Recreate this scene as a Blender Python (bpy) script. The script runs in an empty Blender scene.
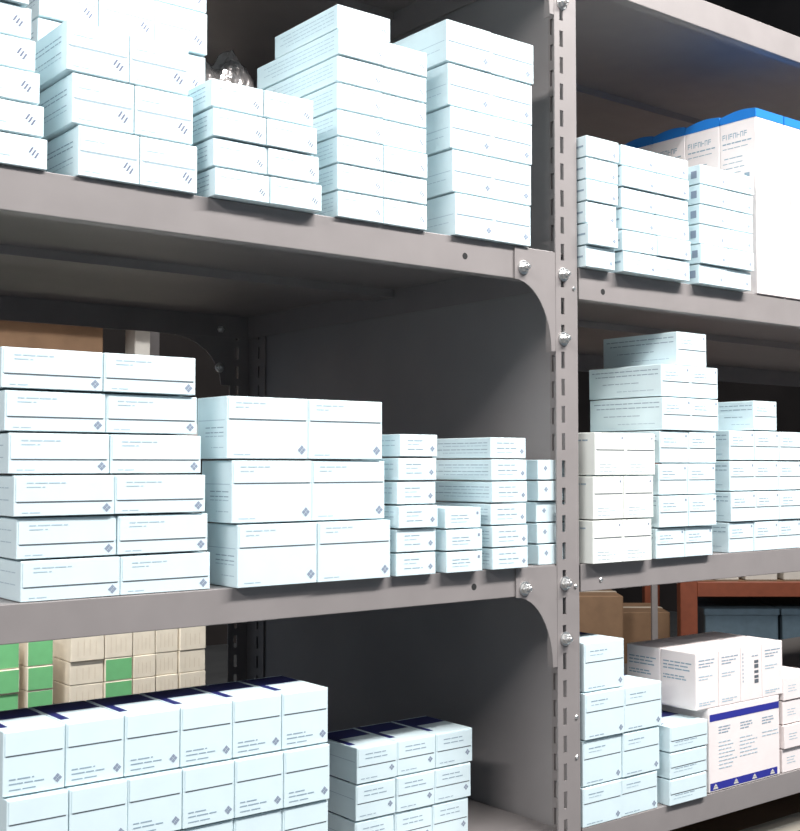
import bpy, bmesh, math, random
from mathutils import Vector, Matrix
random.seed(7)
S = bpy.context.scene
COL = S.collection
R = math.radians

# ------------------------------------------------------------------ materials
def mat(name, color, rough=0.5, metal=0.0, noise=0.0, scale=30.0, spec=0.5, bump=0.0):
    m = bpy.data.materials.new(name); m.use_nodes = True
    nt = m.node_tree; b = nt.nodes['Principled BSDF']
    b.inputs['Base Color'].default_value = (*color, 1)
    b.inputs['Roughness'].default_value = rough
    b.inputs['Metallic'].default_value = metal
    b.inputs['Specular IOR Level'].default_value = spec
    if noise > 0 or bump > 0:
        tc = nt.nodes.new('ShaderNodeTexCoord')
        n = nt.nodes.new('ShaderNodeTexNoise'); n.inputs['Scale'].default_value = scale
        n.inputs['Detail'].default_value = 4
        nt.links.new(tc.outputs['Object'], n.inputs['Vector'])
        if noise > 0:
            r = nt.nodes.new('ShaderNodeValToRGB')
            r.color_ramp.elements[0].position = .3; r.color_ramp.elements[1].position = .7
            r.color_ramp.elements[0].color = (*[c * (1 - noise) for c in color], 1)
            r.color_ramp.elements[1].color = (*[min(1, c * (1 + noise)) for c in color], 1)
            nt.links.new(n.outputs['Fac'], r.inputs['Fac'])
            nt.links.new(r.outputs['Color'], b.inputs['Base Color'])
        if bump > 0:
            bp = nt.nodes.new('ShaderNodeBump'); bp.inputs['Strength'].default_value = bump
            bp.inputs['Distance'].default_value = .002
            nt.links.new(n.outputs['Fac'], bp.inputs['Height'])
            nt.links.new(bp.outputs['Normal'], b.inputs['Normal'])
    return m

M = dict(
    paint=mat('grey_enamel', (.268, .242, .236), .40, noise=.05, scale=25),
    panel=mat('grey_sheet_steel', (.31, .288, .285), .5, noise=.06, scale=9),
    zinc=mat('zinc_plated_steel', (.78, .77, .75), .28, metal=.9),
    card=mat('pale_blue_white_board', (.72, .85, .885), .5, noise=.02, scale=60),
    cream=mat('cream_white_board', (.86, .88, .83), .5, noise=.02, scale=60),
    pink=mat('warm_white_board', (.90, .82, .80), .5, noise=.02, scale=60),
    ink=mat('grey_blue_ink', (.30, .40, .48), .6),
    faint=mat('light_grey_blue_ink', (.46, .58, .65), .6),
    line=mat('dark_ink_and_seam_shade', (.11, .13, .15), .7),
    logo=mat('slate_ink', (.27, .32, .41), .6), pale_logo=mat('pale_violet_ink', (.16, .18, .26), .6),
    navy=mat('navy_ink', (.025, .03, .16), .45),
    blue=mat('bright_blue_print', (.02, .20, .62), .4),
    royal=mat('royal_blue_print', (.03, .035, .30), .4),
    green=mat('green_board', (.17, .52, .23), .6, noise=.05),
    beige=mat('beige_board', (.80, .74, .63), .65, noise=.06),
    brown=mat('brown_corrugated_board', (.25, .15, .085), .8, noise=.12, scale=12),
    pale_strip=mat('packing_tape_and_lit_edge', (.68, .60, .49), .5),
    orange=mat('orange_powder_coat', (.24, .062, .028), .5, noise=.1),
    bin=mat('blue_grey_plastic', (.10, .15, .19), .5, noise=.1),
    palewhite=mat('off_white_board', (.62, .60, .55), .6, noise=.05),
    floor=mat('grey_concrete', (.22, .21, .20), .6, noise=.15, scale=3, bump=.2),
    wall=mat('dark_brown_wall', (.05, .040, .037), .8, noise=.3, scale=1.5),
    hole=mat('dark_hole', (.02, .02, .02), .9),
)

def film():
    m = bpy.data.materials.new('dark_plastic_film'); m.use_nodes = True
    nt = m.node_tree; b = nt.nodes['Principled BSDF']
    b.inputs['Base Color'].default_value = (.34, .31, .30, 1)
    b.inputs['Metallic'].default_value = .55
    b.inputs['Roughness'].default_value = .2
    b.inputs['Coat Weight'].default_value = .6
    tc = nt.nodes.new('ShaderNodeTexCoord'); n = nt.nodes.new('ShaderNodeTexNoise')
    n.inputs['Scale'].default_value = 60; bp = nt.nodes.new('ShaderNodeBump')
    bp.inputs['Strength'].default_value = .7; bp.inputs['Distance'].default_value = .004
    nt.links.new(tc.outputs['Object'], n.inputs['Vector']); nt.links.new(n.outputs['Fac'], bp.inputs['Height'])
    nt.links.new(bp.outputs['Normal'], b.inputs['Normal'])
    return m
M['film'] = film()

# ------------------------------------------------------------------ mesh helpers
class MB:
    """collects shapes into one mesh with several materials"""
    def __init__(s): s.bm = bmesh.new(); s.mats = []
    def mi(s, m):
        if m not in s.mats: s.mats.append(m)
        return s.mats.index(m)
    def box(s, x0, x1, y0, y1, z0, z1, m, bevel=0.0, seg=1):
        mi = s.mi(m)
        vs = [s.bm.verts.new(v) for v in ((x0,y0,z0),(x1,y0,z0),(x1,y1,z0),(x0,y1,z0),(x0,y0,z1),(x1,y0,z1),(x1,y1,z1),(x0,y1,z1))]
        fs = [s.bm.faces.new([vs[i] for i in f]) for f in ((3,2,1,0),(4,5,6,7),(0,1,5,4),(1,2,6,5),(2,3,7,6),(3,0,4,7))]
        for f in fs: f.material_index = mi
        if bevel > 0:
            es = list({e for f in fs for e in f.edges})
            r = bmesh.ops.bevel(s.bm, geom=es, offset=bevel, segments=seg, affect='EDGES', profile=.5)
            for f in r['faces']: f.material_index = mi
        return s
    def carton(s, w, d, h, m, c):           # folded board box: soft edges, bottom edges tucked in by c
        mi = s.mi(m); rings = []
        for z, i in ((0, .0004), (.0004, 0), (h, 0)):
            x, y = w/2-i, d/2-i
            rings.append([s.bm.verts.new(v) for v in ((-x,-y,z),(x,-y,z),(x,y,z),(-x,y,z))])
        fs = [s.bm.faces.new(rings[0][::-1]), s.bm.faces.new(rings[2])]
        for p, q in zip(rings, rings[1:]):
            for i in range(4): fs.append(s.bm.faces.new([p[i], p[(i+1)%4], q[(i+1)%4], q[i]]))
        for f in fs: f.material_index = mi
        up = rings[1]+rings[2]
        es = [e for e in {e for f in fs for e in f.edges} if all(v in up for v in e.verts) and not all(v in rings[1] for v in e.verts)]
        r = bmesh.ops.bevel(s.bm, geom=es, offset=.0007, segments=2, affect='EDGES', profile=.5)
        for f in r['faces']: f.material_index = mi
    def poly(s, pts, m):
        f = s.bm.faces.new([s.bm.verts.new(p) for p in pts]); f.material_index = s.mi(m); return f
    def prism(s, pts, y0, y1, m):          # outline in x,z extruded along y
        mi = s.mi(m)
        a = [s.bm.verts.new((x, y0, z)) for x, z in pts]; b = [s.bm.verts.new((x, y1, z)) for x, z in pts]
        fs = [s.bm.faces.new(a), s.bm.faces.new(b[::-1])]
        n = len(pts)
        for i in range(n): fs.append(s.bm.faces.new([a[i], b[i], b[(i+1) % n], a[(i+1) % n]]))
        for f in fs: f.material_index = mi
        bmesh.ops.recalc_face_normals(s.bm, faces=fs)
    def lathe(s, prof, m, axis='Y', n=16, at=(0,0,0)):   # prof: (radius, along) -> along -axis
        mi = s.mi(m); rings = []
        for r, h in prof:
            ring = []
            for i in range(n):
                a = 2*math.pi*i/n
                ring.append(s.bm.verts.new((at[0]+r*math.cos(a), at[1]-h, at[2]+r*math.sin(a))))
            rings.append(ring)
        fs = []
        for p, q in zip(rings, rings[1:]):
            for i in range(n): fs.append(s.bm.faces.new([p[i], p[(i+1)%n], q[(i+1)%n], q[i]]))
        fs.append(s.bm.faces.new(rings[-1])); fs.append(s.bm.faces.new(rings[0][::-1]))
        for f in fs: f.material_index = mi
        bmesh.ops.recalc_face_normals(s.bm, faces=fs)
    def mesh(s, name):
        me = bpy.data.meshes.new(name); s.bm.to_mesh(me); s.bm.free()
        for m in s.mats: me.materials.append(M[m])
        return me

def obj(name, me, parent=None, loc=(0,0,0), rz=0.0):
    o = bpy.data.objects.new(name, me); COL.objects.link(o)
    o.location = loc; o.rotation_euler = (0, 0, rz)
    if parent: o.parent = parent
    return o
def tag(o, label=None, cat=None, group=None, kind=None):
    if label: o['label'] = label
    if cat: o['category'] = cat
    if group: o['group'] = group
    if kind: o['kind'] = kind
    return o
def empty(name, loc=(0,0,0), rz=0.0):
    o = bpy.data.objects.new(name, None); COL.objects.link(o); o.location = loc; o.rotation_euler = (0,0,rz)
    o.empty_display_size = .05
    return o

# ------------------------------------------------------------------ setting
b = MB(); b.box(-3, 9, -3, 8, -.1, 0, 'floor'); tag(obj('floor', b.mesh('floor')), kind='structure')
b = MB(); b.box(9, 9.1, -3, 8.1, 0, 9.5, 'wall'); tag(obj('wall_right', b.mesh('wall_right')), kind='structure')
b = MB(); b.box(-3, 9, 8, 8.1, 0, 9.5, 'wall'); tag(obj('wall_back', b.mesh('wall_back')), kind='structure')

# ------------------------------------------------------------------ the shelving rack
DEPTH = .65
PITCH = .0277
POST_W = .032
HTOP = 2.36
def slotted_sheet(bm_, mi, across, base, along_len, c, axis):
    """a strip with a column of slots; axis 'x' front leg, 'y' side leg"""
    cols = [0, c-.0025, c+.0025, along_len]
    zs = [0.0]; slot = []
    z = 1.303 - 46*PITCH
    while z < HTOP - .02:
        zs += [z-.0085, z+.0085]; z += PITCH
    zs.append(HTOP)
    grid = []
    for z in zs:
        row = []
        for t in cols:
            p = (base[0]+across*t, base[1], z) if axis == 'x' else (base[0], base[1]+across*t, z)
            row.append(bm_.verts.new(p))
        grid.append(row)
    for i in range(len(zs)-1):
        is_slot = i % 2 == 1
        for j in range(3):
            if is_slot and j == 1: continue
            f = bm_.faces.new([grid[i][j], grid[i][j+1], grid[i+1][j+1], grid[i+1][j]]); f.material_index = mi
def post_mesh(dx, dy, front_c=.010, side_c=.0335, side_w=.0385):
    """L profile, corner at the origin; front leg runs dx, side leg runs dy"""
    m = MB(); mi = m.mi('paint')
    slotted_sheet(m.bm, mi, dx, (0,0,0), POST_W, POST_W-front_c, 'x')
    slotted_sheet(m.bm, mi, dy, (0,0,0), side_w, side_c, 'y')
    bmesh.ops.remove_doubles(m.bm, verts=m.bm.verts, dist=1e-5)
    return m.mesh('post')
rack = empty('steel_shelving_rack', (POST_W, 0, 0))
tag(rack, 'large grey slotted steel shelving rack holding all the stacked medicine cartons in front', 'shelving rack')
RX = POST_W
def part(name, me, parent=rack, loc=(0,0,0), root=(RX,0,0)):
    return obj(name, me, parent, (loc[0]-root[0], loc[1]-root[1], loc[2]-root[2]) if parent is rack else loc)
def solid(o, t, off):
    md = o.modifiers.new('thickness', 'SOLIDIFY'); md.thickness = t; md.offset = off; md.use_even_offset = True
pm_front = post_mesh(-1, 1); pm_back = post_mesh(-1, -1, .012, .030, .046)
pm_front_m = post_mesh(1, 1); pm_back_m = post_mesh(1, -1, .012, .030, .046)
posts = {}
def add_post(me, x, y, key):
    o = part('post', me, rack, (x, y, 0)); solid(o, .0018, 0); posts[key] = o; return o
add_post(pm_front, POST_W, -.0009, 'front')
add_post(pm_back, POST_W, DEPTH+.003, 'back')
add_post(pm_front_m, -.95, -.0009, 'fl'); add_post(pm_back_m, -.95, DEPTH+.003, 'bl')
add_post(pm_front, 1.55, -.0009, 'fr'); add_post(pm_back, 1.55, DEPTH+.003, 'br')
p = MB(); p.box(.0342, .0352, .0015, DEPTH-.002, .03, 2.34, 'panel')
part('side_panel', p.mesh('side_panel'))

def shelf_mesh(x0, x1, ztop, lip, xi1, holes=(), bolts=()):
    """pressed steel tray: sheet, front lip with return flange, back lip, end lips, hat stiffener"""
    m = MB()
    m.box(x0, x1, 0, .0016, ztop-lip, ztop, 'paint', .0007, 2)
    m.box(x0, x1, .0016, .012, ztop-lip, ztop-lip+.0012, 'paint')
    m.box(x0, xi1, .0014, DEPTH, ztop-.0013, ztop-.0001, 'paint')
    m.box(x0, xi1, DEPTH-.0014, DEPTH, ztop-lip, ztop, 'paint')
    m.box(xi1-.0014, xi1, .003, DEPTH-.002, ztop-lip, ztop-.001, 'paint')
    m.box(x0, x0+.0014, .003, DEPTH-.002, ztop-lip, ztop-.001, 'paint')
    m.prism([(x0+.003, ztop-.0013), (x0+.003, ztop-.011), (xi1-.003, ztop-.011), (xi1-.003, ztop-.0013)], .30, .345, 'paint')
    for hx, hz in holes:
        m.lathe([(.0032, -.0002), (.0032, .00015)], 'hole', at=(hx, 0, hz), n=14)
    return m.mesh('shelf')
def shelf(x0, x1, ztop, lip, xi1, holes=(), label=None):
    o = part('shelf', shelf_mesh(x0, x1, ztop, lip, xi1, holes), rack)
    return o
Z_A, Z_RA, Z_B, Z_RB, Z_C, Z_RC, Z_T, Z_RT = 1.7180, 1.7055, 1.4005, 1.3990, 1.1265, 1.1310, 2.0650, 2.0400
XL0, XL1, XLi = -.9485, -.0004, .0290
XR0, XR1 = .0360, 1.548
shelf(XL0, XL1, Z_T, .033, XLi)
shelf(XL0, XL1, Z_A, .0328, XLi, [(-.1212, 1.7003)])
shelf(XL0, XL1, Z_B, .0287, XLi, [(-.1108, 1.3849)])
shelf(XL0, XL1, Z_C, .0300, XLi)
shelf(XL0, XL1, .80, .033, XLi)
shelf(XR0, XR1, Z_RT, .033, XR1)
shelf(XR0, XR1, Z_RA, .0330, XR1, [(.0725, 1.6835)])
shelf(XR0, XR1, Z_RB, .0285, XR1)
shelf(XR0, XR1, Z_RC, .0280, XR1)
shelf(XR0, XR1, .80, .033, XR1)

def gusset_mesh(lip):
    """corner plate with a concave curved inner edge, x to the left of the post, z from the shelf top"""
    pts = [(0, -.0012), (-.0568, -.0012), (-.0568, -lip-.0004)]
    zt, zb = -lip-.0004, -.1020
    for k in range(1, 13):
        a = k/12*math.pi/2
        pts.append((-.0568+.0505*math.sin(a), zt+(zb-zt)*(1-math.cos(a))))
    pts += [(-.0008, zb)]
    m = MB(); m.prism(pts, -.0015, -.0001, 'paint')
    m.box(-.0006, .0, -.0015, .012, zb, -.0012, 'paint')
    return m.mesh('gusset')
def bolt_mesh(r=.0072):
    m = MB()
    m.lathe([(r, 0), (r, .0012), (r*.9, .0014)], 'zinc', n=20)
    m.lathe([(r*.72, .0014), (r*.74, .0046), (r*.55, .0056)], 'zinc', n=6)
    m.lathe([(r*.34, .0056), (r*.34, .0086), (r*.22, .0092)], 'zinc', n=12)
    return m.mesh('bolt')
BM = bolt_mesh(); rm_ = MB(); rm_.lathe([(.0022, 0), (.0022, .0008), (.0014, .0016)], 'zinc', n=12); RM = rm_.mesh('rivet')
g_a = gusset_mesh(.0328); g_b = gusset_mesh(.0290)
for zt, gm in ((Z_T, g_a), (Z_A, g_a), (Z_B, g_b), (Z_C, g_b)):
    g = part('gusset', gm, rack, (-.0004, -.0004, zt))
    bo = obj('bolt', BM, g, (-.0455, -.0015, -.021)); bo['label'] = 'shiny zinc bolt'
for z in (1.9775, 1.6955, 1.6295, 1.3810, 1.3255, 2.045, 1.10):
    bo = obj('bolt', BM, posts['front'], (.0108-POST_W, -.0009, z)); bo['label'] = 'shiny zinc bolt'
for z in (1.6825, 1.3775, 1.245, 1.205):
    bo = obj('rivet', RM, posts['front'], (.0262-POST_W, -.0009, z)); bo['label'] = 'small shiny rivet'
bo = part('bolt', RM, rack, (.0660, 0, 1.3815)); bo['label'] = 'small shiny bolt on the right shelf lip'
# rear corner plates
def rear_gusset(x, zt, lip):
    m = MB()
    pts = [(0, 0), (-.10, 0), (-.10, -lip)]
    for k in range(1, 9):
        a = k/8*math.pi/2
        pts.append((-.10+.085*math.sin(a), -lip+(-.10+lip)*(1-math.cos(a))))
    pts.append((0, -.10))
    m.prism(pts, 0, .0014, 'paint'); o = part('gusset', m.mesh('rear_gusset'), rack, (x, DEPTH+.0008, zt))
    for dx, dz in ((-.018, -.02), (-.018, -.075)):
        bo = obj('bolt', BM, o, (dx, -.0004, dz)); bo['label'] = 'dull zinc bolt in the shade'
rear_gusset(0, Z_A-.002, .031); rear_gusset(0, Z_B-.002, .028)

# ------------------------------------------------------------------ cartons
def words(m, face, a0, a1, z, t, mt, rnd):
    """one illegible line of print: a row of word-like dashes"""
    x = a0
    while x < a1 - .0015:
        l = min(rnd.uniform(.004, .011), a1 - x)
        face(x, x+l, z-t/2, z+t/2, mt); x += l + rnd.uniform(.0009, .0016)
def carton_mesh(w, d, h, st, seed=0):
    rnd = random.Random(seed)
    m = MB(); base = st.get('board', 'card')
    m.carton(w, d, h, base, st.get('bev', .0014))
    e = .00022
    def F(x0, x1, z0, z1, mt, off=e):    # front face print; x from left edge, z from the bottom
        y = -d/2-off
        m.poly([(-w/2+x0, y, z0), (-w/2+x1, y, z0), (-w/2+x1, y, z1), (-w/2+x0, y, z1)], mt)
    def L(y0, y1, z0, z1, mt):           # left face print; y from the front edge
        x = -w/2-e
        m.poly([(x, -d/2+y1, z0), (x, -d/2+y0, z0), (x, -d/2+y0, z1), (x, -d/2+y1, z1)], mt)
    def T(x0, x1, y0, y1, mt):
        z = h+e*.6
        m.poly([(-w/2+x0, -d/2+y0, z), (-w/2+x1, -d/2+y0, z), (-w/2+x1, -d/2+y1, z), (-w/2+x0, -d/2+y1, z)], mt)
    flap = None
    if st.get('line'):
        zl = h*(1-st['line'])
        fm = MB()
        fm.box(-w/2+.0014, w/2-.0014, -d/2-.0005, -d/2, zl, h-.0011, base, .0002)
        def FF(x0, x1, z0, z1, mt): 
            y = -d/2-.0005-e
            fm.poly([(-w/2+x0, y, z0), (-w/2+x1, y, z0), (-w/2+x1, y, z1), (-w/2+x0, y, z1)], mt)
        F(.0022, w-.0022, zl-.0008, zl, st.get('linemat', 'line'))  # dark strip paints in the shade below the flap edge
    for (fx0, fx1, fz, t, mt) in st.get('text', ()):
        z = h*fz
        face = F
        if flap is None and st.get('line') and z > zl: face = FF
        words(m, face, w*fx0, w*fx1, z, t, mt, rnd)
    for (fx, fz, s, kind) in st.get('mark', ()):
        onflap = st.get('line') and h*fz > zl
        tgt = fm if onflap else m
        y = -d/2-e-(.0005 if onflap else 0)
        cx, cz = -w/2+w*fx, h*fz
        def dia(ox, oz, a, bb): tgt.poly([(cx+ox-a, y, cz+oz), (cx+ox, y, cz+oz-bb), (cx+ox+a, y, cz+oz), (cx+ox, y, cz+oz+bb)], 'logo')
        if kind == 'four':
            q = s*.21
            for ox, oz in ((0, s*.235), (0, -s*.235), (s*.235, 0), (-s*.235, 0)): dia(ox, oz, q, q)
        elif kind == 'bars':
            for k in (-1, 0, 1):
                ox = k*s*.20; oz = -k*s*.17
                tgt.poly([(cx+ox-s*.19, y, cz+oz-s*.20), (cx+ox-s*.05, y, cz+oz-s*.20), (cx+ox+s*.19, y, cz+oz+s*.20), (cx+ox+s*.05, y, cz+oz+s*.20)], 'pale_logo')
        else:
            tgt.poly([(cx-s/2, y, cz-s/2), (cx+s/2, y, cz-s/2), (cx+s/2, y, cz+s/2), (cx-s/2, y, cz+s/2)], 'logo')
    for (fy0, fy1, fz, t, mt) in st.get('side', ()):
        words(m, L, d*fy0, d*fy1, h*fz, t, mt, rnd)
    if st.get('sideline'): L(.003, d-.003, h*st['sideline']-.0003, h*st['sideline']+.0003, 'faint')
    if st.get('sidemark'): L(.005, .013, h*.5-.0042, h*.5+.0042, 'logo')
    if st.get('topnavy'):
        T(.0016, .0085, .014, d-.002, 'navy'); T(.0085, w-.0016, d*.55, d*.95, 'navy')
    body = m.mesh('carton')
    if st.get('line'): flap = fm.mesh('end_flap')
    return body, flap

def ordinal(i, n):
    if n == 1: return None
    if i == 0: return 'top'
    if i == n-1: return 'bottom'
    return {1: 'second', 2: 'third', 3: 'fourth', 4: 'fifth', 5: 'sixth', 6: 'seventh'}[i] + ' from top'
def colname(j, n):
    if n == 1: return None
    if n == 2: return ('left', 'right')[j]
    if n == 3: return ('left', 'middle', 'right')[j]
    if n == 4: return ('first', 'second', 'third', 'last')[j]
    return ('first', 'second', 'third', 'fourth', 'fifth', 'last')[j]

def stack(name, look, where, group, yf, d, z0, heights, xlb, xlt, xrb, xrt, ncol, st, cols=None, jit=.35, labels=None):
    """a stack of cartons; rows from the bottom; every carton its own object"""
    n = len(heights); z = z0+.0004
    hs = sorted(set(heights)); cache = {}
    W = min(xrb-xlb, xrt-xlt)/ncol
    for r, h in enumerate(heights):
        t = r/max(1, n-1)
        xl = xlb+(xlt-xlb)*t; xr = xrb+(xrt-xrb)*t
        w = (xr-xl)/ncol
        key = (h, round(w, 4))
        if key not in cache: cache[key] = carton_mesh(w-.0007, d, h-.0015, st, int(h*1e5)+len(where)*7)
        body, flap = cache[key]
        rz = R(random.uniform(-jit, jit)); xc = (xl+xr)/2; dy = random.uniform(-.0018, .0018)
        for c in range(ncol):
            if cols and c not in cols[r]: continue
            cx = xl + w*(c+.5)
            off = cx-xc
            loc = (xc+off*math.cos(rz), yf+d/2+dy+off*math.sin(rz)+random.uniform(-.0008, .0008), z)
            o = obj(name, body, None, loc, rz+R(random.uniform(-.12, .12)))
            if flap: obj('end_flap', flap, o)
            top = n-1-r; nn = n
            if cols:
                rows_here = [q for q in range(n) if c in cols[q]]
                top = len(rows_here)-1-rows_here.index(r); nn = len(rows_here)
            od = ordinal(top, nn); cn = colname(c, ncol)
            if od and cn: ph = f'{od} in {cn} column, '
            elif od: ph = f'{od} in the '
            elif cn: ph = f'{cn} in the '
            else: ph = 'in the '
            lab = f'{look}, {ph}{where}' if not labels else labels[(r, c)]
            tag(o, lab, 'box', group)
        z += h
    return z

f_ink, f_ft = 'ink', 'faint'
ST_A1 = dict(mark=[(.80, .5, .0105, 'bars')], text=[(.1, .5, .3, .0005, f_ft)])
ST_A2 = dict(line=.5, linemat='faint', mark=[(.82, .30, .0115, 'bars')], text=[(.1, .42, .72, .0006, f_ft), (.1, .35, .10, .0005, f_ft)],
             side=[(.1, .9, .72, .0009, f_ink), (.1, .8, .62, .0009, f_ink), (.1, .7, .40, .0007, f_ink), (.1, .8, .3, .0007, f_ft)], bev=.0015)
ST_A3 = dict(mark=[(.86, .36, .0080, 'bars')], text=[(.1, .5, .7, .0005, f_ft)],
             side=[(.1, .9, .78, .0008, f_ink), (.1, .85, .62, .0007, f_ft), (.1, .9, .45, .0008, f_ink), (.1, .8, .28, .0006, f_ft)])
ST_A4 = dict(mark=[(.88, .40, .0070, 'bars')], text=[(.1, .45, .72, .0005, f_ft)],
             side=[(.05, .9, .76, .0007, f_ft), (.05, .85, .6, .0006, f_ft), (.05, .9, .44, .0007, f_ft), (.05, .8, .28, .0006, f_ft)])
ST_A5 = dict(line=.5, linemat='ink', mark=[(.86, .22, .0075, 'four')], text=[(.1, .42, .78, .0005, f_ft), (.1, .3, .12, .0005, f_ft)],
             sideline=.5, side=[(.1, .5, .32, .0006, f_ft)])
ST_R = dict(mark=[(.86, .30, .0058, 'four')], text=[(.14, .55, .66, .0007, f_ft), (.14, .62, .45, .0007, f_ft)], side=[(.05, .3, .5, .002, f_ink)])
ST_R3 = dict(mark=[(.84, .34, .0055, 'four')], text=[(.14, .5, .62, .0006, f_ft)], sidemark=True)
ST_B1 = dict(line=.64, mark=[(.92, .18, .0078, 'four')], text=[(.12, .50, .82, .0009, f_ft), (.12, .30, .72, .0008, f_ft), (.08, .28, .09, .0007, f_ft)],
             side=[(.1, .6, .7, .0007, f_ft), (.1, .5, .4, .0007, f_ft)], bev=.0015)
ST_B2 = dict(line=.36, mark=[(.92, .15, .0092, 'four')], text=[(.10, .46, .90, .0010, f_ft), (.10, .26, .83, .0009, f_ft), (.08, .30, .07, .0008, f_ft)],
             sideline=.62, side=[(.1, .7, .50, .0008, f_ink), (.1, .7, .42, .0008, f_ink), (.1, .7, .36, .0008, f_ft), (.1, .5, .18, .0007, f_ft)], bev=.0016)
ST_B3 = dict(mark=[(.86, .36, .0062, 'four')], text=[(.2, .62, .72, .0008, f_ink), (.2, .5, .55, .0007, f_ft), (.2, .66, .33, .0007, f_ink)],
             side=[(.1, .8, .72, .0008, f_ft), (.1, .8, .5, .0008, f_ft)])
ST_B4 = dict(mark=[(.88, .34, .0058, 'four')], text=[(.18, .66, .74, .0008, f_ink), (.18, .74, .48, .0010, f_ink), (.18, .6, .28, .0006, f_ft)],
             side=[(.05, .9, .74, .0007, f_ink), (.05, .8, .6, .0007, f_ft), (.05, .95, .42, .0007, f_ink), (.05, .8, .26, .0007, f_ft)])
ST_B4b = dict(mark=[(.90, .72, .0026, 'sq')], text=[(.16, .66, .62, .0007, f_ink), (.16, .72, .46, .0007, f_ink), (.16, .6, .3, .0006, f_ft)])
ST_B5 = dict(mark=[(.22, .58, .0062, 'four')], text=[(.5, .9, .26, .0007, f_ft)])
ST_RB1 = dict(board='cream', line=.40, mark=[(.88, .88, .0022, 'sq')], text=[(.14, .6, .26, .0008, f_ft), (.14, .75, .19, .0007, f_ft), (.14, .66, .09, .0006, f_ft)],
              side=[(.1, .7, .82, .0014, f_ink)], bev=.0014)
ST_RB2 = dict(line=.52, mark=[(.90, .86, .0026, 'sq')], text=[(.12, .5, .76, .0008, f_ink), (.12, .56, .66, .0009, f_ink), (.12, .4, .56, .0006, f_ft)],
              side=[(.04, .95, .84, .0010, f_ink), (.04, .9, .7, .0010, f_ink), (.3, .8, .45, .0008, f_ink), (.1, .6, .2, .0008, f_ft)])
ST_RC1 = dict(line=.40, mark=[(.90, .14, .0075, 'four')], text=[(.14, .56, .82, .0010, f_ink), (.14, .46, .74, .0008, f_ft), (.1, .5, .07, .0008, f_ink)], topnavy=True, bev=.0016)
ST_RC2 = dict(line=.56, mark=[], text=[(.14, .7, .36, .0008, f_ink), (.1, .6, .24, .0007, f_ft)], topnavy=True, bev=.0015)
ST_LC1 = dict(line=.38, mark=[(.88, .17, .0078, 'four')], text=[(.1, .5, .25, .0009, 'ink'), (.1, .66, .18, .0009, 'ink'), (.1, .56, .09, .0008, f_ink)], topnavy=True, bev=.0016)
ST_LC2 = dict(line=.52, mark=[(.86, .30, .0070, 'four')], text=[(.2, .72, .80, .0009, f_ink), (.2, .76, .68, .0009, f_ink), (.1, .5, .12, .0007, f_ink)], topnavy=True,
              sideline=.6)

UL, ML, LL, UR, MR, LR = [f'{a} {b} shelf' for b in ('left', 'right') for a in ('upper', 'middle', 'lower')]
# upper left shelf
stack('flat_carton', 'flat white carton', f'first stack on {UL}', 'flat cartons in the first stack on the upper left shelf', -.002, .09, Z_A,
      [.0241]*6, -.5865, -.6020, -.5345, -.5500, 1, ST_A1)
stack('medicine_carton', 'tall-faced white carton', f'second stack on {UL}', 'cartons in the second stack on the upper left shelf', -.002, .10, Z_A,
      [.0395]*3, -.5115, -.5215, -.4105, -.4183, 2, ST_A2)
stack('medicine_carton', 'white carton', f'back stack behind second stack, {UL}', 'cartons in the back stack on the upper left shelf', .105, .09, Z_A,
      [.0393]*6, -.5020, -.5020, -.3430, -.3430, 3, ST_A2)
stack('flat_carton', 'flat white carton', f'third stack on {UL}', 'flat cartons in the third stack on the upper left shelf', -.012, .10, Z_A,
      [.0239]*4, -.3985, -.4027, -.2942, -.3037, 2, ST_A3)
zt = stack('flat_carton', 'flat white carton', f'fourth stack on {UL}', 'flat cartons in the fourth stack on the upper left shelf', -.003, .136, Z_A,
      [.0240]*7, -.2734, -.2738, -.1711, -.1709, 2, ST_A4)
stack('medicine_carton', 'white carton', f'fifth stack on {UL}', 'cartons in the fifth stack on the upper left shelf', -.004, .10, Z_A,
      [.0412]*5, -.1386, -.1482, -.0380, -.0320, 2, ST_A5)
bd, fl = carton_mesh(.0590, .104, .0215, ST_A4, 5)
o = obj('flat_carton', bd, None, (-.2425, -.002+.052, zt), R(-.3))
tag(o, 'lone flat carton lying across the top of fourth stack, upper left shelf', 'box')
# upper right shelf
stack('flat_carton', 'flat white carton', f'first stack on {UR}', 'flat cartons in the first stack on the upper right shelf', -.012, .085, Z_RA,
      [.0230]*6, .0362, .0362, .0814, .0868, 1, ST_R, jit=.15)
stack('flat_carton', 'flat white carton', f'second stack on {UR}', 'flat cartons in the second stack on the upper right shelf', -.012, .085, Z_RA,
      [.0228]*6, .0905, .0886, .2026, .2009, 2, ST_R)
stack('flat_carton', 'flat white carton', f'third stack on {UR}', 'flat cartons in the third stack on the upper right shelf', -.012, .085, Z_RA,
      [.0228]*6, .2203, .2226, .3180, .3243, 2, ST_R3)
# middle left shelf
stack('medicine_carton', 'wide white carton', f'first stack on {ML}', 'wide cartons in the first stack on the middle left shelf', 0.0, .10, Z_B,
      [.0311]*6, -.5495, -.5660, -.3930, -.4090, 2, ST_B1, jit=.5)
stack('medicine_carton', 'big square white carton', f'second stack on {ML}', 'large cartons in the second stack on the middle left shelf', -.006, .05, Z_B,
      [.0524]*3, -.3745, -.3846, -.2175, -.2260, 2, ST_B2)
stack('small_medicine_carton', 'small white carton', f'third stack on {ML}', 'small cartons in the third stack on the middle left shelf', -.009, .075, Z_B,
      [.0215]*6, -.2104, -.2081, -.1636, -.1636, 1, ST_B3, jit=.8)
stack('small_medicine_carton', 'small white carton', f'fourth low stack on {ML}', 'small cartons in the fourth stack on the middle left shelf', -.008, .06, Z_B,
      [.0205]*3, -.1528, -.1536, -.1080, -.1088, 1, ST_B4b, jit=1.2)
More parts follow.
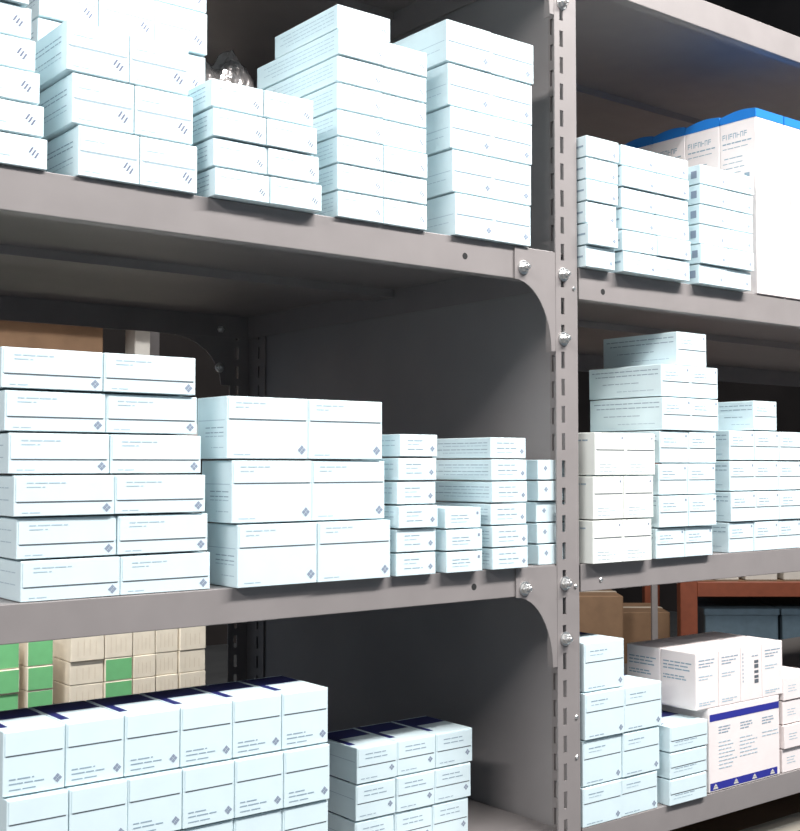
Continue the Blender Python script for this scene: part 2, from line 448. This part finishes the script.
stack('small_medicine_carton', 'small long carton', f'fifth stack on {ML}', 'small long cartons in the fifth stack on the middle left shelf', -.008, .088, Z_B,
      [.0213]*6, -.0956, -.0951, -.0482, -.0474, 1, ST_B4, jit=.6)
stack('small_medicine_carton', 'small pale carton', f'last stack beside post, {ML}', 'small cartons beside the post on the middle left shelf', .004, .08, Z_B,
      [.0213]*5, -.0221, -.0221, .0280, .0280, 1, ST_B5, jit=.12)
# middle right shelf
stack('medicine_carton', 'cream carton', f'first stack on {MR}', 'cream cartons in the first stack on the middle right shelf', -.010, .10, Z_RB,
      [.0455]*3, .0425, .0462, .1360, .1408, 2, ST_RB1, jit=.3)
stack('medicine_carton', 'pale carton', f'shaded stack behind cream cartons, {MR}', 'cartons in the shaded back stack on the middle right shelf', .115, .10, Z_RB,
      [.0350]*6, .0700, .0700, .1560, .1560, 1, ST_RB2, jit=.1)
zt = stack('medicine_carton', 'long white carton', f'second stack on {MR}', 'long cartons in the second stack on the middle right shelf', -.008, .106, Z_RB,
      [.0338, .0355, .0348, .0358, .0372, .0364], .1460, .1579, .2455, .2586, 2, ST_RB2, jit=.3)
bd, fl = carton_mesh(.0535, .108, .0372, ST_RB2, 6)
o = obj('medicine_carton', bd, None, (.2192, .054, zt), R(.6)); obj('end_flap', fl, o)
tag(o, 'single white carton crowning the second stack on middle right shelf', 'box')
zt = stack('medicine_carton', 'white carton', f'third stack on {MR}', 'cartons in the third stack on the middle right shelf', 0.0, .10, Z_RB,
      [.0358]*4, .2840, .2876, .4304, .4340, 3, ST_RB2, jit=.25)
bd, fl = carton_mesh(.0470, .052, .0348, ST_RB2, 8)
o = obj('medicine_carton', bd, None, (.3577, .026, zt), R(.3)); obj('end_flap', fl, o)
tag(o, 'single white carton on top of third stack, middle right shelf', 'box')
# lower right shelf
stack('medicine_carton', 'pale blue carton', f'first stack on {LR}', 'pale blue cartons in the first stack on the lower right shelf', 0.0, .085, Z_RC,
      [.0410, .0473, .0485, .0512], .0365, .0390, .1550, .1625, 2, ST_RC1, cols=[(0, 1), (0, 1), (0, 1), (0,)], jit=.25)
stack('medicine_carton', 'pale blue carton', f'second stack on {LR}', 'pale blue cartons in the second stack on the lower right shelf', -.006, .07, Z_RC,
      [.0288]*3, .1685, .1681, .2330, .2341, 1, ST_RC2)
# lower left shelf
stack('medicine_carton', 'deep white carton', f'first stack on {LL}', 'cartons in the six-column stack on the lower left shelf', 0.0, .075, Z_C,
      [.0404, .0479, .0479, .0479], -.5557, -.5605, -.2770, -.2782, 6, ST_LC1, jit=.3)
stack('medicine_carton', 'white carton', f'set-back second stack on {LL}', 'cartons in the second stack on the lower left shelf', .07, .075, Z_C,
      [.0376, .0348, .0350], -.1985, -.1980, -.0555, -.0510, 3, ST_LC2, jit=.3)

# tall blue-topped cartons, upper right shelf
def tall_carton(w, d, h):
    m = MB(); m.box(-w/2, w/2, -d/2, d/2, 0, h-.0085, 'pink', .0008)
    e = .00022; rnd = random.Random(3)
    def L(y0, y1, z0, z1, mt):
        x = -w/2-e; m.poly([(x, -d/2+y1, z0), (x, -d/2+y0, z0), (x, -d/2+y0, z1), (x, -d/2+y1, z1)], mt)
    def line(a0, a1, z, t, mt): words(m, L, a0, a1, z, t, mt, rnd)
    H = h-.0085
    y = d*.92
    for k in range(7):                                   # heavy title, letter by letter
        l = d*.078; t = d*.016; za, zb = H-.0205, H-.0140
        L(y-t, y, za, zb, 'ink')
        if k % 3 != 1: L(y-l, y-t, zb-.0011, zb, 'ink')
        if k % 2: L(y-l, y-l+t, za, zb, 'ink')
        else: L(y-l, y-t, (za+zb)/2-.0005, (za+zb)/2+.0005, 'ink')
        y -= l+d*.022
    for k, (a, t) in enumerate(((.80, .0016), (.70, .0009), (.55, .0012), (.55, .0009), (.6, .0011), (.5, .0009))):
        line(d*(.92-a), d*.92, H-.026-k*.0062-(.006 if k > 1 else 0), t, 'ink')
    L(d*.18, d*.32, H-.075, H-.066, 'ink'); L(d*.36, d*.6, H-.0765, H-.074, 'faint')
    m.poly([(-w/2+.010, -d/2-e, H-.100), (-w/2+.0112, -d/2-e, H-.100), (-w/2+.0112, -d/2-e, H-.066), (-w/2+.010, -d/2-e, H-.066)], 'line')
    body = m.mesh('tall_carton')
    lm = MB(); pts = []                                   # lid: arched along the depth
    n = 10
    prof = [(-d/2-.0004, h-.0088), (d/2+.0004-.0008, h-.0088)]
    for k in range(n+1):
        t = k/n; prof.append((d/2-.0004-t*d, h-.0004+.0042*math.sin(math.pi*(t*.85+.0))))
    mi = lm.mi('blue')
    a = [lm.bm.verts.new((-w/2-.0003, yy, zz)) for yy, zz in prof]; bb = [lm.bm.verts.new((w/2-.0005, yy, zz)) for yy, zz in prof]
    fs = [lm.bm.faces.new(a), lm.bm.faces.new(bb[::-1])]
    for i in range(len(prof)): fs.append(lm.bm.faces.new([a[i], bb[i], bb[(i+1) % len(prof)], a[(i+1) % len(prof)]]))
    bmesh.ops.recalc_face_normals(lm.bm, faces=fs)
    return body, lm.mesh('lid')
tb, tl = tall_carton(.0572, .0520, .2235)
row_words = ('front', 'second', 'third', 'rearmost')
for r in range(4):
    for c in range(3):
        o = obj('tall_carton', tb, None, (.3420+.0012+.0286+c*.0590, -.002+.026+r*.0528, Z_RA+.0004), 0)
        lo = obj('lid', tl, o); lo['label'] = 'bright blue arched lid'
        cw = ('left', 'middle', 'right')[c]
        tag(o, f'tall white carton with blue lid, {row_words[r]} row, {cw} file, {UR}', 'box', 'tall blue-topped cartons on the upper right shelf')

# big white case with navy bands and the row of cartons standing on it, lower right shelf
w, d, h = .1355, .125, .0940
m = MB(); m.box(-w/2, w/2, -d/2, d/2, 0, h, 'pink', .0012, 2); e = .0003
def F(x0, x1, z0, z1, mt):
    m.poly([(-w/2+x0, -d/2-e, z0), (-w/2+x1, -d/2-e, z0), (-w/2+x1, -d/2-e, z1), (-w/2+x0, -d/2-e, z1)], mt)
rnd = random.Random(11)
F(.0015, w-.0015, h-.0146, h-.0068, 'royal'); F(.0015, w-.0060, .0022, .0105, 'royal')
for fx in (.08, .36, .62, .88):
    x = w*fx; yy = -d/2-2*e
    m.poly([(-w/2+x-.005, yy, .0035), (-w/2+x+.005, yy, .0035), (-w/2+x+.003, yy, .0058), (-w/2+x-.003, yy, .0058)], 'palewhite')
    m.poly([(-w/2+x-.0035, yy, .0062), (-w/2+x+.0035, yy, .0062), (-w/2+x, yy, .0094)], 'palewhite')
for bx in (.13, .43, .74):
    for k, l in enumerate((.16, .17, .13)): words(m, F, w*bx, w*(bx+l), h*.76-k*.0032, .0013, 'ink', rnd)
for bx, nk in ((.13, 8), (.42, 6), (.74, 2)):
    for k in range(nk): words(m, F, w*bx, w*(bx+rnd.uniform(.16, .25)), h*.58-k*.0042, .0012, 'faint', rnd)
case = obj('shipping_case', m.mesh('shipping_case'), None, (.2430+w/2, .0+d/2, Z_RC+.0004))
tag(case, 'wide white case with dark blue bands, printed text and arrows, on lower right shelf', 'box')
w, d, h = .0407, .0500, .0640
def upright(kind):
    m = MB(); m.box(-w/2, w/2, -d/2, d/2, 0, h, 'pink', .0012, 2)
    rnd = random.Random(kind+20); e = .00025
    def F(x0, x1, z0, z1, mt): m.poly([(-w/2+x0, -d/2-e, z0), (-w/2+x1, -d/2-e, z0), (-w/2+x1, -d/2-e, z1), (-w/2+x0, -d/2-e, z1)], mt)
    def L(y0, y1, z0, z1, mt): m.poly([(-w/2-e, -d/2+y1, z0), (-w/2-e, -d/2+y0, z0), (-w/2-e, -d/2+y0, z1), (-w/2-e, -d/2+y1, z1)], mt)
    if kind == 2:
        for k in range(5): F(w*.62, w*.82, h*.30+k*.0058, h*.30+k*.0058+rnd.uniform(.0032, .0046), 'line')
        for k in range(8): F(w*.06, w*.10, h*.35+k*.0045, h*.35+k*.0045+.0022, 'ink')
        words(m, F, w*.5, w*.85, h*.80, .0012, 'ink', rnd)
    else:
        for k, (zz, a) in enumerate(((.86, .75), (.80, .65), (.75, .5), (.58, .6), (.53, .45), (.12, .7), (.08, .5))):
            words(m, F, w*.12, w*(.12+a), h*zz, .0013, 'ink' if k < 3 else 'faint', rnd)
    for k, (zz, a) in enumerate(((.80, .8), (.74, .7), (.68, .75), (.56, .6), (.51, .65))):
        words(m, L, d*(.92-a), d*.92, h*zz, .0014, 'ink', rnd)
    return m.mesh('medicine_carton')
um = [upright(k) for k in range(4)]
names4 = ('leftmost', 'second', 'third', 'last')
for r in range(2):
    for c in range(4):
        o = obj('medicine_carton', um[c], None, (.2215+.0415*(c+.5), .0005+d/2+r*.0508, Z_RC+.0947), R(random.uniform(-.25, .25)))
        lab = (f'upright white carton, {names4[c]} in front row on top of the blue-banded case' if r == 0
               else f'upright white carton, {names4[c]} in rear row on top of the blue-banded case')
        if r == 0 and c == 2: lab = 'upright white carton with black barcode, standing on the blue-banded case'
        tag(o, lab, 'box', 'upright cartons on the blue-banded case')
ST_RC5 = dict(board='pink', text=[(.12, .34, .62, .0009, f_ft), (.12, .3, .5, .0009, f_ft), (.12, .36, .38, .0009, f_ft), (.55, .75, .55, .0012, f_ft)])
stack('medicine_carton', 'warm white carton', f'stack right of blue-banded case, {LR}', 'cartons right of the blue-banded case', .0, .12, Z_RC,
      [.0287]*4, .3860, .3865, .4640, .4640, 1, ST_RC5, jit=.1)

# ------------------------------------------------------------------ crumpled plastic bag
bm_ = bmesh.new(); bmesh.ops.create_icosphere(bm_, subdivisions=5, radius=1)
from mathutils import noise
for v in bm_.verts:
    c = v.co.copy()
    n1 = noise.noise(c*2.1+Vector((3, 1, 7))); n2 = noise.ridged_multi_fractal(c*2.6, 1.0, 2.0, 4, 1.0, 2.0) if hasattr(noise, 'ridged_multi_fractal') else noise.noise(c*6)
    s = 1+.18*n1+.07*n2
    v.co = Vector((c.x*s*.043, c.y*s*.028, max(-.086, c.z*s*.098)))
zmin = min(v.co.z for v in bm_.verts)
for v in bm_.verts: v.co.z -= zmin
me = bpy.data.meshes.new('plastic_bag'); bm_.to_mesh(me); bm_.free(); me.materials.append(M['film'])
o = obj('plastic_bag', me, None, (-.282, .188, Z_A+.0004), 0)
tag(o, 'crumpled shiny dark plastic bag stuffed behind the third stack, upper left shelf', 'plastic bag')

# ------------------------------------------------------------------ rack across the aisle behind, with green and beige boxes
KX = 1.5458
def fx(x): return -.86974+(x+.86974)*KX
def fz(z): return 1.49974+(z-1.49974)*KX
YG = 1.70
XA, XB = -.95, .66
rb = empty('steel_rack', (XA, YG, 0))
tag(rb, 'plain grey steel rack across the rear aisle, holding green and beige boxes', 'shelving rack')
ZG = fz(1.116)
for zt_ in (ZG, 1.60, 1.98, .42):  # topmost shelf is added to shade the brown box
    m = MB(); m.box(XA+.002, XB-.002, YG, YG+.6, zt_-.035, zt_, 'paint', .001); obj('shelf', m.mesh('shelf'), rb, (-XA, -YG, 0))
for px, py in ((XA-.04, YG), (XB, YG), (XA-.04, YG+.56), (XB, YG+.56)):
    m = MB(); m.box(px, px+.04, py, py+.04, 0, 2.3, 'paint', .001); obj('post', m.mesh('post'), rb, (-XA, -YG, 0))
def small_box(w, d, h, front, board, seed):
    m = MB(); m.box(-w/2, w/2, -d/2, d/2, 0, h, board, .0015, 2); rnd = random.Random(seed); e = .0006
    if front == 'green':
        m.poly([(-w/2+.0018, -d/2-e, .0018), (w/2-.0018, -d/2-e, .0018), (w/2-.0018, -d/2-e, h-.0018), (-w/2+.0018, -d/2-e, h-.0018)], 'green')
    else:
        for k in range(4):
            x = -w/2+w*(.2+.18*k); m.poly([(x, -d/2-e, h*.2), (x+.0014, -d/2-e, h*.2), (x+.0014, -d/2-e, h*rnd.uniform(.6, .85)), (x, -d/2-e, h*rnd.uniform(.6, .85))], 'pale_strip')
    return m.mesh('supply_box')
cols = [(-.2980, -.2455, 'green'), (-.2347, -.1958, 'green'), (-.1713, -.1190, 'beige'), (-.1180, -.0735, 'mix'),
        (-.0725, -.0360, 'beige'), (-.0350, .0030, 'beige'), (.0042, .0495, 'beige')]
rowsz = [.0320, .0338, .0338, .0400]
colw = ('first', 'second', 'third', 'fourth', 'fifth', 'sixth', 'seventh')
for ci, (x0, x1, kind) in enumerate(cols):
    z = ZG+.0006; x0 = fx(x0); x1 = fx(x1)
    for ri, h in enumerate(rowsz):
        h *= KX
        col = 'green' if kind == 'green' or (kind == 'mix' and ri < 3) else 'beige'
        me = small_box(x1-x0-.0015, .14, h-.0010, col, 'beige', ci*7+ri)
        o = obj('supply_box', me, None, ((x0+x1)/2, YG+.01+.07+random.uniform(-.004, .004), z), R(random.uniform(-.4, .4)))
        tag(o, f'{col} box, {ordinal(3-ri, 4)} in {colw[ci]} column on the rack across the rear aisle', 'box', 'green and beige boxes on the rear rack')
        z += h
m = MB(); m.box(-.66, .66, -.13, .13, 0, .32, 'brown', .003)
m.box(-.04, .04, -.1308, .1308, .24, .3206, 'pale_strip')
o = obj('cardboard_box', m.mesh('cardboard_box'), None, (-.24, YG+.45, 1.601))
tag(o, 'long brown cardboard box far behind, seen just under the upper left shelf', 'box')
m = MB(); m.box(-.022, .022, -.03, .03, 0, .31, 'palewhite', .002)
o = obj('upright_carton', m.mesh('upright_carton'), None, (.535, YG+.36, 1.601))
tag(o, 'thin off-white upright carton beside the brown box far behind', 'box')

# ------------------------------------------------------------------ pallet rack across the next aisle (faces the camera side)
A = R(38.25)
ORIG = Vector((3.60, 2.665, 0))
def W(u, v, z=0):   # u to the right along the rack, v away
    return Vector((ORIG.x+u*math.cos(A)+v*math.sin(A), ORIG.y-u*math.sin(A)+v*math.cos(A), z))
pr = empty('pallet_rack', W(0, 0), -A)
tag(pr, 'orange and rust-coloured pallet rack in the dark background at right', 'pallet rack')
for u in (-1.6, 0.0, 1.6):
    for v in (0, .8):
        m = MB(); m.box(-.04, .04, 0, .07, 0, 1.98 if u else 2.4, 'orange', .003)
        obj('upright', m.mesh('upright'), pr, (u, v, 0))
for zz in (.895, .22):
    for u in (-1.56, .04):
        if zz > .5 and u < 0: continue
        for v in (0, .8):
            m = MB(); m.box(u, u+1.52, .005, .055, zz, zz+.068, 'orange', .003); obj('beam', m.mesh('beam'), pr, (0, v, 0))
        m = MB(); m.box(u, u+1.52, .06, .79, zz+.045, zz+.068, 'brown'); obj('deck', m.mesh('deck'), pr, (0, 0, 0))
def bg_box(name, u, v, z, w, d, h, mt, label, cat, group=None, extra=None):
    m = MB(); m.box(-w/2, w/2, 0, d, 0, h, mt, .004)
    if extra == 'lid': m.box(-w/2-.006, w/2+.006, -.006, d+.006, h-.03, h+.001, mt, .003)
    if extra == 'pale_strip': m.box(-w/2-.001, w/2+.001, d*.44, d*.56, .02, h+.001, 'pale_strip'); m.box(-w*.3, w*.1, -.0012, 0, h*.3, h*.62, 'palewhite')
    o = obj(name, m.mesh(name), None, W(u, v, z), -A); tag(o, label, cat, group); return o
lev = .22+.069
bg_box('storage_bin', .26, .06, lev, .34, .5, .545, 'bin', 'blue-grey storage bin under the orange beam, left one', 'bin', 'blue-grey bins on the pallet rack', 'lid')
bg_box('storage_bin', .63, .06, lev, .36, .5, .545, 'bin', 'blue-grey storage bin under the orange beam, right one', 'bin', 'blue-grey bins on the pallet rack', 'lid')
bg_box('cardboard_box', -.42, .10, lev, .27, .4, .60, 'brown', 'brown taped cardboard box in dim background, just right of the post', 'box', None, 'pale_strip')
bg_box('cardboard_box', -.14, .30, lev, .24, .4, .50, 'brown', 'brown cardboard box in dim background, beside the orange upright', 'box', None, 'pale_strip')
for k, (u, w_) in enumerate(((.20, .12), (.36, .16), (.55, .18))):
    bg_box('archive_box', u, .08, .9645, w_-.01, .3, .14+.02*(k % 2), 'palewhite', f'off-white box on the orange beam, {("left", "middle", "right")[k]} of three', 'box', 'off-white boxes on the orange beam')
m = MB(); m.box(-.0125, .0125, -.0125, .0125, 0, 1.03, 'paint', .001)
m.box(-.06, .06, -.06, .06, 0, .012, 'paint', .002)
o = obj('steel_post', m.mesh('steel_post'), None, W(-.235, -.35)); o.rotation_euler[2] = -A
tag(o, 'slim grey steel post standing free in the background, left of the orange upright', 'post')
# bottom of the right bay: cartons on the shelf below
for k, (x, w_, y, h) in enumerate(((.36, .26, .03, .255), (.66, .28, .05, .235))):
    m = MB(); m.box(-w_/2, w_/2, 0, .35, 0, h, 'brown', .003); m.box(-w_/2-.0006, w_/2+.0006, -.0006, .02, h-.012, h+.0006, 'pale_strip')  # pale strip along the front top edge is painted-in light
    o = obj('cardboard_box', m.mesh('cardboard_box'), None, (x, y, .80))
    tag(o, ('brown cardboard box with lit edge painted pale under the lower right shelf, left one', 'brown cardboard box under the lower right shelf, at the right picture edge')[k], 'box')

# ------------------------------------------------------------------ light
def area(name, loc, target, sx, sy, power, color):
    l = bpy.data.lights.new(name, 'AREA'); l.shape = 'RECTANGLE'; l.size = sx; l.size_y = sy; l.energy = power; l.color = color
    o = bpy.data.objects.new(name, l); COL.objects.link(o); o.location = loc
    dv = Vector(target)-Vector(loc); o.rotation_euler = dv.to_track_quat('-Z', 'Y').to_euler(); return o
area('aisle_ceiling_light', (-2.6, -.98, 2.92), (-1.6, -.45, 1.5), 1.6, .07, 60, (1, .985, .97))
area('aisle_ceiling_light', (.40, -.98, 2.92), (.30, -.25, 1.5), 1.7, .07, 84, (1, .985, .97))
area('far_ceiling_light', (3.2, 1.5, 3.6), (3.6, 2.4, .8), 1.8, .2, 65, (1, .93, .85))
area('rear_ceiling_light', (-.3, 1.05, 2.5), (-.3, 2.0, 2.2), 1.4, .1, 80, (1, .95, .88))
wd = bpy.data.worlds.new('world'); S.world = wd; wd.use_nodes = True
bg = wd.node_tree.nodes['Background']; bg.inputs['Color'].default_value = (.62, .80, 1.0, 1); bg.inputs['Strength'].default_value = .20

# ------------------------------------------------------------------ camera
cam = bpy.data.cameras.new('camera'); co = bpy.data.objects.new('camera', cam); COL.objects.link(co); S.camera = co
cam.sensor_fit = 'HORIZONTAL'; cam.sensor_width = 36; cam.lens = 1190/800*36
cam.clip_start = .02; cam.clip_end = 60
yaw = R(38.25); pit = math.atan((466-415.5)/1190)
fw = Vector((math.sin(yaw)*math.cos(pit), math.cos(yaw)*math.cos(pit), math.sin(pit)))
rt = Vector((math.cos(yaw), -math.sin(yaw), 0)); up = rt.cross(fw)
mw = Matrix((rt, up, -fw)).transposed().to_4x4(); mw.translation = Vector((-.86974, -.84916, 1.49974)); co.matrix_world = mw

S.view_settings.view_transform = 'Standard'
try: S.view_settings.look = 'None'
except Exception: pass
S.view_settings.gamma = 1; S.view_settings.exposure = 0; S.view_settings.use_curve_mapping = False
